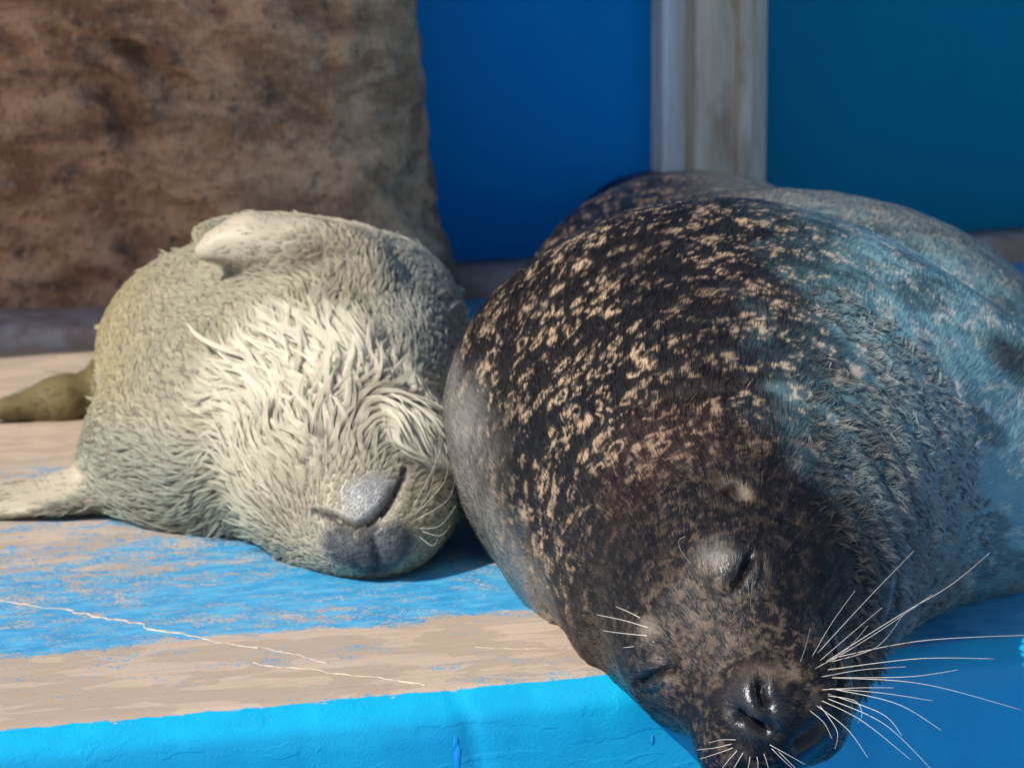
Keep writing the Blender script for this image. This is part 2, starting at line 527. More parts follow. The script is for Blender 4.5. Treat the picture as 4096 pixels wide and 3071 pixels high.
def ridge(px_pts, width, height, seed, mat, gaps=0.0):
    """a raised irregular line of flaking filler lying on the ledge"""
    pts = np.array([ground(*p) for p in px_pts])
    seg = np.r_[0, np.cumsum(np.linalg.norm(np.diff(pts, axis=0), axis=1))]
    s = np.arange(0, seg[-1], .0035)
    c = np.stack([np.interp(s, seg, pts[:, k]) for k in range(3)], 1)
    t = np.gradient(c, axis=0); t /= np.linalg.norm(t, axis=1)[:, None]
    nrm = np.stack([-t[:, 1], t[:, 0], 0 * t[:, 0]], 1)
    q = np.stack([s * 90, s * 0 + seed, s * 0], 1)
    c += nrm * ((fbm(q * .5, 3, seed) - .5) * .020 + (fbm(q * 2.5, 2, seed + 40) - .5) * .006)[:, None]
    w = width * (.05 + 3.2 * fbm(q, 3, seed + 4) ** 2.5)
    w *= sstep(gaps, gaps + .12, fbm(q * .35, 2, seed + 8))
    w2 = width * (.05 + 3.2 * fbm(q, 3, seed + 14) ** 2.5) * (w > width * .1)
    hgt = height * (.5 + fbm(q * 1.7, 2, seed + 2))
    rows = [c + nrm * w[:, None] * 1.0, c + nrm * w[:, None] * .55, c - nrm * w2[:, None] * .5, c - nrm * w2[:, None]]
    zs = [-.0012, 1.0, .8, -.0012]
    V = []
    for r, zf in zip(rows, zs):
        rr = r.copy(); rr[:, 2] = zf * hgt if zf > 0 else zf
        V.append(rr)
    n = len(s)
    F = [(k * n + i, k * n + i + 1, (k + 1) * n + i + 1, (k + 1) * n + i) for k in range(3) for i in range(n - 1)]
    V = np.concatenate(V)
    inv = np.array(LEDGE_M.inverted())
    V = V @ inv[:3, :3].T + inv[:3, 3]
    o = mesh_obj("paint_ridge", V, F, mat, LEDGE)
    o["label"] = "pale flaking filler along a joint"
    return o
ridge([(-30, 596), (0, 601), (40, 607), (90, 615), (135, 624), (185, 634), (215, 640), (262, 648)], .0019, .0006, 3, MAT_FLAKE, .22)
ridge([(250, 646), (300, 655), (330, 663)], .0013, .0004, 21, MAT_FLAKE, .22)
ridge([(255, 661), (300, 667), (350, 674), (395, 678), (432, 683)], .0012, .0004, 33, MAT_FLAKE, .22)
ridge([(470, 647), (520, 647), (565, 648)], .0009, .0004, 41, MAT_FLAKE, .36)

def flake(u, v, z, sx, sz, seed):
    """a lifted blister of paint on the front face"""
    r = random.Random(seed); n = 9
    V = [(u, v - .0006, z)]
    for k in range(n):
        a = 2 * math.pi * k / n
        q = .75 + .5 * r.random()
        V.append((u + sx * q * math.cos(a), v, z + sz * q * math.sin(a)))
    F = [(0, 1 + k, 1 + (k + 1) % n) for k in range(n)]
    return mesh_obj("paint_blister", V, F, MAT_BLUEFLAKE, LEDGE, True)
def face_uv(px, py):
    """point of the ledge's front face under a pixel, in ledge coordinates"""
    a, b = at(px, py, 2.0), at(px, py, 4.0)
    va, vb = (a - E0) @ ND, (b - E0) @ ND
    p = a + (b - a) * ((-.0168 - va) / (vb - va))
    return (p - E0) @ ED, p[2]
for k, (px, py, sx, sz) in enumerate([(455, 741, .0018, .005), (457, 757, .0026, .009), (652, 738, .0008, .0045)]):
    uu, zz = face_uv(px, py)
    flake(uu, -.0172, zz, sx, sz, k)

# ------------------------------------------------------------------ ground, lower deck
def slab(name, x0, x1, y0, y1, z0, z1, mat, parent=None):
    V = [(x, y, z) for z in (z0, z1) for x, y in ((x0, y0), (x1, y0), (x1, y1), (x0, y1))]
    F = [(0, 3, 2, 1), (4, 5, 6, 7), (0, 1, 5, 4), (1, 2, 6, 5), (2, 3, 7, 6), (3, 0, 4, 7)]
    return mesh_obj(name, V, F, mat, parent)
m = NT("concrete"); co = m.pos()
m.set(Base_Color=m.mix(m.noise(co, 6, 5, .6), (.20, .19, .18), (.32, .31, .29)), Roughness=.8)
g = mesh_obj("ground", [(-60, -60, -.62), (60, -60, -.62), (60, 60, -.62), (-60, 60, -.62)], [(0, 1, 2, 3)], m.m)
tag(g, "pale concrete ground around the enclosure", kind='structure')
m = NT("blue_deck"); co = m.pos()
m.set(Base_Color=m.mix(m.step(m.noise(co, 30, 5, .6), .35, .7), (.002, .14, .42), (.005, .18, .48)), Roughness=.35, Normal=m.bump(m.noise(co, 90, 3), .3, .002))
d = slab("pool_deck", -2.6, 3.4, -2.6, -.02, -.60, -.50, m.m)
d.matrix_world = LEDGE_M
tag(d, "bright blue painted lower deck in front of the ledge", kind='structure')

# ------------------------------------------------------------------ back wall, post, kerb
W0, W1 = ground(460, 287), ground(1024, 250)
WD = (W1 - W0) / np.linalg.norm(W1 - W0); WN = np.array([-WD[1], WD[0], 0.0])
WALL_M = Matrix(((WD[0], WN[0], 0, W0[0]), (WD[1], WN[1], 0, W0[1]), (0, 0, 1, 0), (0, 0, 0, 1)))
def wall_u(px):
    a, b = at(px, 150, 2.0), at(px, 150, 8.0)
    va, vb = (a - W0) @ WN, (b - W0) @ WN
    return ((a + (b - a) * (-va / (vb - va))) - W0) @ WD
def wall_paint(name, c1, c2):
    m = NT(name); co = m.obj()
    n1 = m.noise(m.mapping(co, (1, 1, .25)), 9, 4, .6)
    n2 = m.noise(m.mapping(co, (.3, 1, 2)), 40, 4, .6)
    m.set(Base_Color=m.mix(m.math('ADD', m.math('MULTIPLY', n1, .7), m.math('MULTIPLY', n2, .3)), c1, c2), Roughness=.55, Normal=m.bump(m.noise(co, 60, 4), .4, .003))
    m.b.inputs['Specular IOR Level'].default_value = .05
    return m.m
u_post0, u_post1 = wall_u(651), wall_u(752)
wl = slab("painted_wall", -.16, u_post0 + .01, 0.0, .08, -.3, 1.9, wall_paint("royal_blue_paint", (.000, .14, .43), (.001, .19, .55)))
wl.matrix_world = WALL_M
tag(wl, "royal blue painted wall between the brown boulder and the grey post", "wall")
wr = slab("painted_wall", u_post1 - .01, 2.6, .012, .09, -.3, 1.9, wall_paint("teal_blue_paint", (.000, .12, .235), (.000, .165, .30)))
wr.matrix_world = WALL_M
tag(wr, "dark teal blue wall on the far side of the grey post", "wall")

m = NT("weathered_post"); co = m.obj()
st = m.noise(m.mapping(co, (1, 1, .12)), 70, 4, .6)
bl = m.noise(m.mapping(co, (1, 1, .35)), 22, 4, .6)
c = m.mix(m.step(st, .25, .75), (.36, .30, .245), (.54, .475, .41))
c = m.mix(m.math('MULTIPLY', m.step(bl, .50, .66), .75), c, (.24, .165, .115))
m.set(Base_Color=c, Roughness=.75, Normal=m.bump(st, .5, .003)); MAT_POST = m.m
m = NT("weathered_post_bluish"); co = m.obj()
st = m.noise(m.mapping(co, (1, 1, .15)), 50, 4, .6)
m.set(Base_Color=m.mix(m.step(st, .35, .65), (.42, .44, .48), (.50, .58, .68)), Roughness=.75); MAT_POST2 = m.m
post = empty("roof_post")
post.matrix_world = WALL_M
tag(post, "weathered grey wooden post against the blue wall", "post")
w = u_post1 - u_post0
def board(name, a, b, y0, y1, mat):
    o = slab(name, u_post0 + w * a, u_post0 + w * b, y0, y1, -.02, 1.5, mat, post)
    bv = o.modifiers.new("bevel", 'BEVEL'); bv.width = .003; bv.segments = 2
    return o
board("core", .22, .86, -.055, .03, MAT_POST)
board("trim_board", .0, .235, -.030, .02, MAT_POST2)
board("trim_board", .845, 1.0, -.036, .028, MAT_POST)
board("batten", .60, .74, -.066, -.050, MAT_POST)

m = NT("kerb_stone"); co = m.obj()
m.set(Base_Color=m.mix(m.step(m.noise(co, 30, 4, .6), .35, .65), (.23, .17, .145), (.34, .30, .315)), Roughness=.8, Normal=m.bump(m.noise(co, 80, 3), .4, .003))
MAT_KERB = m.m
def kerb(name, u0, u1, v0, v1, h, M, label):
    V, us = [], axis([(u0, u1, .03)])
    prof = [(v0, -.01), (v0, h * .55), (v0 + .006, h * .85), (v0 + .02, h), (v1, h), (v1, -.01)]
    for u in us:
        for k, (v, z) in enumerate(prof):
            j = (fbm(np.array([[u * 9, v * 9, z * 9]]), 2, 4)[0] - .5) * .012
            V.append((u, v + j, z + j * .4 * (k in (2, 3, 4))))
    n = len(prof)
    F = [(i * n + j, (i + 1) * n + j, (i + 1) * n + j + 1, i * n + j + 1) for i in range(len(us) - 1) for j in range(n - 1)]
    F += [tuple(range(n)), tuple(range((len(us) - 1) * n, len(us) * n))[::-1]]
    o = mesh_obj(name, V, F, MAT_KERB, None, True)
    o.matrix_world = M
    return tag(o, label, kind='structure')
kerb("kerb", -.30, 2.4, -.075, .0, .026, WALL_M, "low stone kerb along the foot of the blue wall")
KM = Matrix.Translation((0, 4.66, 0)) @ Matrix.Rotation(R(3), 4, 'Z')
kerb("kerb", -1.5, -.10, 0, .30, .022, KM, "low pinkish grey kerb at the foot of the boulder")

# roof carried by the post: it shades the wall and the boulder
m = NT("roof_boards"); m.set(Base_Color=(.55, .55, .53), Roughness=.7)
rf = slab("roof", -3.8, 3.0, -.84, .3, 1.5, 1.56, m.m)
rf.matrix_world = WALL_M
tag(rf, "flat grey shelter roof above the wall", kind='structure')

# ------------------------------------------------------------------ boulder
def boulder():
    c = np.array([-.801, 5.10, .30]); hs = np.array([.60, .27, .85]) ; r = .10
    tilt = rotm(2, 0, -2.2)
    def fn(p):
        l = (p - c) @ tilt
        l = l.copy()
        l[:, 0] -= .02 * np.exp(-((p[:, 2]) / .10))                    # foot flares out
        q = np.abs(l) - hs
        d = np.linalg.norm(np.maximum(q, 0), axis=1) + np.minimum(q.max(1), 0) - r
        w = p @ rotm(0, 0, 35)
        d = d + (fbm(w * np.array([3.2, 3.2, 6.]), 3, 2) - .5) * .045
        a = fbm(w * np.array([9., 9., 20.]), 3, 6)
        d = d + np.maximum(a - .55, 0) * .12
        d = d + (fbm(p * 26, 3, 12) - .5) * .016
        pit = vnoise(p * 38, 31)
        return d + np.maximum(pit - .70, 0) * .035
    V, Q = surface_nets(fn, axis([(-1.60, -.55, .02), (-.55, .06, .0085)]), axis([(4.70, 5.15, .0085), (5.15, 5.7, .03)]), axis([(-.05, .42, .0085), (.42, 1.35, .03)]))
    m = NT("brown_rock"); co = m.pos()
    w = m.mapping(co, (1, 1, 1.9), rot=(0, R(-38), 0))
    a = m.noise(w, 11, 5, .62, .4)
    b_ = m.noise(co, 48, 5, .65)
    g_ = m.step(m.math('ADD', m.n("SeparateXYZ", ins={0: co}).outputs[0], m.math('MULTIPLY', m.noise(co, 5, 3), .35)), -.30, .12)
    warm = m.mix(m.step(a, .38, .62), (.22, .095, .048), (.50, .285, .17))
    grey = m.mix(m.step(a, .38, .62), (.20, .14, .09), (.38, .28, .195))
    c_ = m.mix(g_, warm, grey)
    c_ = m.mix(m.math('MULTIPLY', m.step(b_, .55, .70), .8), c_, (.055, .042, .036))
    c_ = m.mix(m.math('MULTIPLY', m.step(m.noise(w, 20, 4, .6), .60, .72), .6), c_, (.20, .075, .04))
    c_ = m.mix(m.math('MULTIPLY', m.step(m.noise(w, 16, 4, .6), .60, .75), .45), c_, (.34, .27, .21))
    sp = m.noise(co, 130, 4, .7)
    c_ = m.mix(m.math('MULTIPLY', m.step(sp, .56, .66), .6), c_, (.05, .036, .03))
    c_ = m.mix(m.math('MULTIPLY', m.step(sp, .44, .36), .35), c_, (.48, .38, .30))
    gouge = m.noise(m.mapping(co, (1, 1, 3.2), rot=(0, R(-40), 0)), 6.5, 3, .6, .8)
    c_ = m.mix(m.math('MULTIPLY', m.step(gouge, .55, .70), .55), c_, (.06, .035, .022))
    m.set(Base_Color=c_, Roughness=.8, Normal=m.bump(m.math('ADD', b_, m.math('MULTIPLY', sp, .5)), .9, .010))
    o = quad_mesh("boulder", V, Q, m.m)
    return tag(o, "big pitted brown boulder behind the pale pup", "boulder")
boulder()
# ------------------------------------------------------------------ fur
class Skin:
    """a finished body surface: sample roots on it, look up points under a pixel"""
    def __init__(self, fn, V, Q):
        self.fn, self.V, self.Q = fn, V, Q
        self.N = vert_normals(V, Q)
        self.cast = Caster(V, Q)
    def redo(self):
        self.N = vert_normals(self.V, self.Q)
        self.cast = Caster(self.V, self.Q)
    def crease(self, pix, depth, width, taper=True):
        pts = self.cast.line(pix)
        if len(pts) < 2: return
        d, t = poly_dist(self.V, pts)
        w = np.exp(-(d / width) ** 2)
        if taper: w *= np.clip(np.sin(np.pi * np.clip(t, .04, .96)) * 1.8, 0, 1)
        self.V = self.V - self.N * (depth * w)[:, None]
    def bulge(self, pix, radius, height):
        c = self.cast(*pix)
        if c is None: return
        d = np.linalg.norm(self.V - c, axis=1)
        self.V = self.V + self.N * (height * np.exp(-(d / radius) ** 2))[:, None]
    def roots(self, n, weight):
        V, Q = self.V, self.Q
        c = V[Q].mean(1)
        nn = np.cross(V[Q[:, 2]] - V[Q[:, 0]], V[Q[:, 3]] - V[Q[:, 1]])
        area = np.linalg.norm(nn, axis=1) * .5
        nn = nn / (2 * area[:, None] + 1e-12)
        w = area * weight(c, nn)
        cum = np.cumsum(w); cum /= cum[-1]
        f = np.searchsorted(cum, rng.random(n))
        a, b = rng.random(n), rng.random(n)
        q = Q[f]
        wt = np.stack([(1 - a) * (1 - b), a * (1 - b), a * b, (1 - a) * b], 1)
        P = (V[q] * wt[:, :, None]).sum(1)
        N = (self.N[q] * wt[:, :, None]).sum(1)
        return P, N / (np.linalg.norm(N, axis=1)[:, None] + 1e-12)

def tangent(d, n):
    t = d - n * (d * n).sum(1)[:, None]
    return t / (np.linalg.norm(t, axis=1)[:, None] + 1e-9)
def spin(t, n, ang):
    b = np.cross(n, t)
    return t * np.cos(ang)[:, None] + b * np.sin(ang)[:, None]

def curves_obj(name, pts, rad, col, mat, parent, kind="stuff", label=None):
    """pts (n, k, 3), rad (n, k), col (n, 3)"""
    n, k = pts.shape[:2]
    hc = bpy.data.hair_curves.new(name)
    hc.add_curves([k] * n)
    hc.attributes["position"].data.foreach_set("vector", pts.astype(np.float32).ravel())
    ra = hc.attributes.get("radius") or hc.attributes.new("radius", 'FLOAT', 'POINT')
    ra.data.foreach_set("value", rad.astype(np.float32).ravel())
    ca = hc.attributes.new("coat", 'FLOAT_COLOR', 'CURVE')
    ca.data.foreach_set("color", np.concatenate([col, np.ones((n, 1))], 1).astype(np.float32).ravel())
    hc.materials.append(mat)
    o = bpy.data.objects.new(name, hc)
    COL.objects.link(o)
    o.parent = parent
    if kind: o["kind"] = kind
    if label: o["label"] = label
    return o

def facing(c, n):
    v = np.array([0, 0, CAM_H]) - c
    v /= np.linalg.norm(v, axis=1)[:, None]
    return (v * n).sum(1)
def in_view(c, margin=90):
    p = to_px(c)
    return ((p[:, 0] > -margin) & (p[:, 0] < 1024 + margin) & (p[:, 1] > -margin) & (p[:, 1] < 767 + margin))

def tube(name, pts, r0, r1, mat, parent, sides=6, n=14):
    """a tapered whisker through the points"""
    pts = np.array(pts, float)
    k = len(pts)
    tt = np.linspace(0, k - 1, n)
    C = []
    for t in tt:                               # Catmull-Rom
        i = min(int(t), k - 2); f = t - i
        p0, p1, p2, p3 = pts[max(i - 1, 0)], pts[i], pts[i + 1], pts[min(i + 2, k - 1)]
        C.append(.5 * ((2 * p1) + (p2 - p0) * f + (2 * p0 - 5 * p1 + 4 * p2 - p3) * f * f + (3 * p1 - p0 - 3 * p2 + p3) * f ** 3))
    C = np.array(C)
    T = np.gradient(C, axis=0); T /= np.linalg.norm(T, axis=1)[:, None] + 1e-9
    up = np.array([.3, .2, .93])
    B = np.cross(T, up); B /= np.linalg.norm(B, axis=1)[:, None] + 1e-9
    U = np.cross(B, T)
    V, F = [], []
    for i in range(n):
        r = r0 + (r1 - r0) * (i / (n - 1)) ** .8
        for s in range(sides):
            a = 2 * math.pi * s / sides
            V.append(C[i] + r * (B[i] * math.cos(a) + U[i] * math.sin(a)))
    for i in range(n - 1):
        for s in range(sides):
            F.append((i * sides + s, i * sides + (s + 1) % sides, (i + 1) * sides + (s + 1) % sides, (i + 1) * sides + s))
    F.append(tuple(range(sides))[::-1]); F.append(tuple(range((n - 1) * sides, n * sides)))
    return mesh_obj(name, V, F, mat, parent, True)

def coat_material(name, rough, spec=.5):
    m = NT(name)
    c = m.n("Attribute", attribute_name="coat").outputs["Color"]
    co = m.pos()
    n1 = m.noise(co, 700, 3, .6)
    m.set(Base_Color=m.mix(.35, c, m.mix(n1, (.25, .25, .25), (1, 1, 1)), 'MULTIPLY'))
    m.set(Roughness=m.math('ADD', rough, m.math('MULTIPLY', n1, .2)), Normal=m.bump(m.noise(co, 900, 3, .6), .5, .0006))
    m.b.inputs["Specular IOR Level"].default_value = spec
    return m

def hair_material(name, rough, spec, root_tint, root_len=.5):
    """strand material: the strand's own colour, with the darker underfur colour at its root"""
    m = NT(name)
    c = m.n("Attribute", attribute_name="coat").outputs["Color"]
    h = m.n("HairInfo")
    rt = m.step(h.outputs["Intercept"], root_len, 0.0)
    m.set(Base_Color=m.mix(rt, c, m.mix(1.0, c, root_tint, 'MULTIPLY')), Roughness=rough)
    m.b.inputs["Specular IOR Level"].default_value = spec
    return m.m

def sleek_hair_material(name, rough, ior=1.4, root_tint=None, root_len=.4, body=0.0):
    """wet, glossy strand; root_tint is the darker underfur at its foot"""
    m = NT(name)
    c = m.n("Attribute", attribute_name="coat").outputs["Color"]
    if root_tint:
        rt = m.step(m.n("HairInfo").outputs["Intercept"], root_len, 0.0)
        c = m.mix(rt, c, m.mix(1.0, c, root_tint, 'MULTIPLY'))
    h = m.n("BsdfHairPrincipled", parametrization='COLOR', model='CHIANG')
    m.put(h.inputs["Color"], c)
    h.inputs["Roughness"].default_value = rough
    h.inputs["Radial Roughness"].default_value = .35
    h.inputs["Coat"].default_value = .0
    h.inputs["IOR"].default_value = ior
    if body > 0:                               # felted part of the strand, scattering from its surface
        m.set(Base_Color=c, Roughness=.55)
        m.b.inputs["Specular IOR Level"].default_value = .15
        mx = m.n("MixShader", ins={0: body, 1: h.outputs[0], 2: m.b.outputs[0]})
        m.t.links.new(mx.outputs[0], m.out.inputs[0])
    else:
        m.t.links.new(h.outputs[0], m.out.inputs[0])
    return m.m

def set_coat(o, col):
    at_ = o.data.attributes.new("coat", 'FLOAT_COLOR', 'POINT')
    at_.data.foreach_set("color", np.concatenate([col, np.ones((len(col), 1))], 1).astype(np.float32).ravel())

def lerp(a, b, t): return a + (b - a) * np.asarray(t)[:, None]
# ------------------------------------------------------------------ the adult seal
adult = empty("spotted_seal", (.19, 3.6, 0))
tag(adult, "large dark spotted seal asleep with its whiskered nose over the ledge edge", "seal", "seals dozing on the ledge")
ADULT_INV = adult.location.copy()

V, Q = surface_nets(adult_body(), axis([(-.14, -.02, .005), (-.02, .33, .0021), (.33, .80, .005)]), axis([(2.98, 3.32, .0021), (3.32, 3.75, .004), (3.75, 4.2, .008), (4.2, 5.7, .02)]), axis([(-.16, -.08, .005), (-.08, .20, .0021), (.20, .34, .005)]))
S = Skin(adult_body(), V, Q)
if True:
    # eye domes, brows, cheeks, nose
    for c, r, h in [((733, 560), .021, .0075), ((712, 548), .016, .003), ((656, 672), .019, .0065), ((646, 628), .013, .0025), ((736, 488), .012, .003),
                    ((757, 712), .012, .0050), ((752, 690), .013, .003), ((778, 722), .010, .003)]:
        S.bulge(c, r, h)
    S.redo()
    for pix, dp, wd in [
        ([(754, 547), (748, 562), (740, 577), (728, 592)], .0085, .0028),
        ([(763, 556), (764, 570), (757, 586)], .0022, .0022),
        ([(635, 685), (646, 677), (661, 670), (678, 667)], .0075, .0028),
        ([(640, 694), (656, 691), (671, 685)], .0022, .0020),
        ([(761, 674), (760, 686), (763, 698), (771, 709)], .0120, .0036),
        ([(731, 709), (743, 719), (757, 727), (775, 734)], .0130, .0036),
        ([(766, 715), (772, 722), (780, 728)], .003, .002),
        ([(724, 482), (733, 490), (744, 499)], .0100, .0040),
        ([(822, 617), (830, 632), (837, 652), (841, 670), (840, 692), (832, 716)], .0060, .0032),
        ([(832, 716), (822, 730), (806, 741), (790, 750)], .0100, .0060),
        ([(524, 500), (527, 525), (528, 549), (535, 584), (548, 612), (562, 632)], .0055, .0042),
        ([(541, 530), (541, 550), (545, 577), (554, 600)], .0040, .0032),
        ([(600, 416), (650, 402), (700, 392), (755, 386), (805, 398)], .0015, .0080),
        ([(600, 690), (640, 715), (680, 728)], .003, .006)]:
        S.crease(pix, dp, wd)
    S.redo()
    # loose rolls of skin on the throat side, ringed round the head
    hc_ = S.cast(715, 600)
    rv = S.V - hc_
    rr = np.linalg.norm(rv, axis=1)
    side = sstep(.03, .14, rv[:, 0]) * sstep(.36, .22, rr) * sstep(.10, .15, rr)
    ph = rr / .036 + 2.4 * (fbm(S.V * 12, 2, 8) - .5)
    S.V = S.V + S.N * (side * .0019 * np.sin(2 * np.pi * ph))[:, None]
    S.V = S.V + S.N * ((fbm(S.V * 22, 3, 51) - .5) * .0035 * sstep(.08, .2, rr) + (fbm(S.V * 70, 2, 53) - .5) * .0016)[:, None]
    S.redo()

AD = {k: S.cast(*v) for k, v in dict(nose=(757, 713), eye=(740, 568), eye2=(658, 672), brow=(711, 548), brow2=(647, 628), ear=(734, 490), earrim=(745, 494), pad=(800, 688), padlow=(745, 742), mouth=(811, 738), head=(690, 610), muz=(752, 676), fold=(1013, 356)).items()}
RED = [S.cast(765, 300), S.cast(690, 432), S.cast(640, 470)]
def near(p, k, r0, r1):
    return sstep(r1, r0, np.linalg.norm(p - AD[k], axis=1))

def adult_flow(p, n):
    d = p - AD['nose']
    L = np.linalg.norm(d, axis=1)
    d = d / (L[:, None] + 1e-6)
    d = lerp(d, np.array([[.22, 1.0, .18]]), sstep(.15, .42, L))
    # on the throat side the coat sweeps sideways and down
    d = lerp(d, np.array([[.8, .3, -.35]]), .55 * sstep(.16, .30, p[:, 0]) * sstep(.5, .25, L))
    t = tangent(d, n)
    return spin(t, n, 0.8 * (fbm(p * 16, 2, 71) - .5))

def adult_coat(p, t, jit=None):
    q = p.copy()
    if jit is not None: q = q + t * jit[:, None]
    x, y, z = q.T
    L = np.linalg.norm(q - AD['nose'], axis=1)
    w = q + .006 * np.stack([vnoise(q * 110, 1), vnoise(q * 110, 2), vnoise(q * 110, 3)], 1)
    w = w @ rotm(31, 23, 41)
    dark = lerp(np.array([[.0065, .0085, .0110]]), np.array([[.014, .0105, .0115]]), fbm(q * 9, 2, 4))
    for rp in RED: dark = lerp(dark, np.array([[.024, .0115, .0125]]), .6 * sstep(.065, .02, np.linalg.norm(q - rp, axis=1) + .05 * (fbm(q * 25, 2, 14) - .5)))
    # broken pale rings and flecks, sparser and finer on the head
    hs = sstep(.16, .34, L)
    wq = q + .011 * (np.stack([fbm(q * 70, 2, 1), fbm(q * 70, 2, 2), fbm(q * 70, 2, 3)], 1) - .5)
    brk = sstep(.40, .54, fbm(w * 80, 2, 44))
    ring = rings(wq, .0142, .0020, .0072, .0021, 5)
    n1 = fbm(w * 112, 2, 20)
    line = np.maximum(sstep(.15, .60, ring), .85 * sstep(.045, .012, np.abs(n1 - .5)))
    cutm = brk
    fleck = sstep(.58, .66, fbm(w * 270, 2, 95)) * (1 - hs)
    spot = np.maximum(line * brk * (.13 + .87 * hs), .22 * fleck)
    spot = spot * (.45 + .55 * sstep(.36, .52, fbm(q * 9, 2, 63)))
    tan = lerp(np.array([[.43, .30, .195]]), np.array([[.33, .24, .165]]), fbm(q * 14, 2, 6))
    c = lerp(dark, tan, spot)
    # paler coat towards chest and belly; blue light and sheen painted into its colour
    nz = (fbm(w * 9, 3, 80) - .5) * .05 + (fbm(w * 40, 3, 81) - .5) * .07
    pale = sstep(.205, .355, x + nz + .05 * sstep(.0, .2, z) - .09 * sstep(.24, .12, L) + .10 * sstep(4.0, 4.3, y) * 0)
    grey = lerp(np.array([[.085, .19, .235]]), np.array([[.20, .345, .38]]), fbm(w * 24, 3, 83))
    grey = lerp(grey, np.array([[.045, .06, .07]]), .6 * sstep(.60, .68, fbm(w * 19, 2, 87)))
    grey = lerp(grey, np.array([[.46, .44, .40]]), .8 * line * cutm)
    c = lerp(c, grey, pale)
    c = lerp(c, lerp(np.array([[.12, .105, .092]]), np.array([[.20, .175, .15]]), fbm(w * 22, 2, 85)), .75 * sstep(3.86, 4.0, y) * sstep(.12, .22, x))
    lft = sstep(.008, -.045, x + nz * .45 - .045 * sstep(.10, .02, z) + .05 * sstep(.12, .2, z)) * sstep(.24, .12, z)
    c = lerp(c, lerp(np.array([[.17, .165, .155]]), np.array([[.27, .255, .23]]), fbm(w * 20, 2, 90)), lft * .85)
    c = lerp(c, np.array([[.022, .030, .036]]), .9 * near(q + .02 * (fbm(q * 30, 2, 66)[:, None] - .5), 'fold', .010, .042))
    # face
    c = lerp(c, np.array([[.17, .155, .14]]), .6 * near(q, 'brow', .008, .023) * (.5 + .5 * fbm(w * 60, 2, 91)))
    c = lerp(c, np.array([[.20, .165, .13]]), .6 * near(q, 'brow2', .003, .013))
    c = lerp(c, np.array([[.17, .135, .10]]), .7 * near(q, 'earrim', .003, .011))
    c = lerp(c, np.array([[.16, .125, .09]]), .8 * near(q, 'pad', .010, .030) * sstep(.42, .60, fbm(w * 80, 2, 93)))
    c = lerp(c, np.array([[.10, .075, .055]]), .5 * near(q, 'muz', .004, .02))
    c = lerp(c, np.array([[.012, .010, .009]]), near(q, 'ear', .002, .006))
    c = lerp(c, np.array([[.012, .012, .014]]), near(q, 'nose', .019, .034))
    c = lerp(c, np.array([[.010, .010, .012]]), near(q, 'mouth', .020, .034))
    return np.clip(c, .004, 1)

m = coat_material("seal_skin", .38, .2)
wet = m.n("Attribute", attribute_name="wet").outputs["Fac"]
m.set(Roughness=m.math('SUBTRACT', .60, m.math('MULTIPLY', wet, .42)), Specular_IOR_Level=m.math('ADD', .12, m.math('MULTIPLY', wet, .38)))
MAT_ASKIN = m.m
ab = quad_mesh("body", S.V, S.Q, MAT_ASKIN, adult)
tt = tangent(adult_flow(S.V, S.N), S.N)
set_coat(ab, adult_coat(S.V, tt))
ab.location = -ADULT_INV
wa = ab.data.attributes.new("wet", 'FLOAT', 'POINT')
wa.data.foreach_set("value", np.maximum.reduce([near(S.V, 'nose', .016, .028), near(S.V, 'mouth', .016, .028), near(S.V, 'eye', .012, .022), near(S.V, 'eye2', .012, .022)]).astype(np.float32))

MAT_AFUR = sleek_hair_material("seal_fur", .20, 1.35)

MAT_ATUFT = hair_material("seal_tufts", .42, .25, (.25, .27, .30), .5)

def a_weight(c, n):
    f = facing(c, n)
    w = np.where(in_view(c), 1.0, .12) * sstep(-.35, .25, f) + .02
    d = np.linalg.norm(c - AD['nose'], axis=1)
    w *= 1 + 1.6 * sstep(.30, .15, d)
    bare = np.maximum.reduce([near(c, 'nose', .013, .022), near(c, 'mouth', .012, .02), near(c, 'ear', .003, .008)])
    return w * (1 - bare) * (c[:, 2] > -.12)

def adult_fur(n):
    P, N = S.roots(n, a_weight)
    t = tangent(adult_flow(P, N) + rng.normal(0, .08, (n, 3)), N)
    L = np.linalg.norm(P - AD['nose'], axis=1)
    ln = (.0035 + .0058 * sstep(.03, .25, L)) * rng.uniform(.6, 1.25, n)
    col = adult_coat(P, t, rng.normal(0, .0042, n)) * rng.uniform(.72, 1.28, n)[:, None]
    s = np.linspace(0, 1, 4)
    lift = rng.uniform(.02, .14, n)
    pts = P[:, None] + t[:, None] * (ln[:, None] * s)[..., None] + N[:, None] * (ln[:, None] * lift[:, None] * (s - .75 * s * s))[..., None]
    rad = (.00023 + .00007 * rng.random(n))[:, None] * (1 - .8 * s ** 1.5)[None]
    o = curves_obj("fur", pts, rad, col, MAT_AFUR, adult, label="short sleek spotted coat")
    o.location = -ADULT_INV
adult_fur(A_FUR)

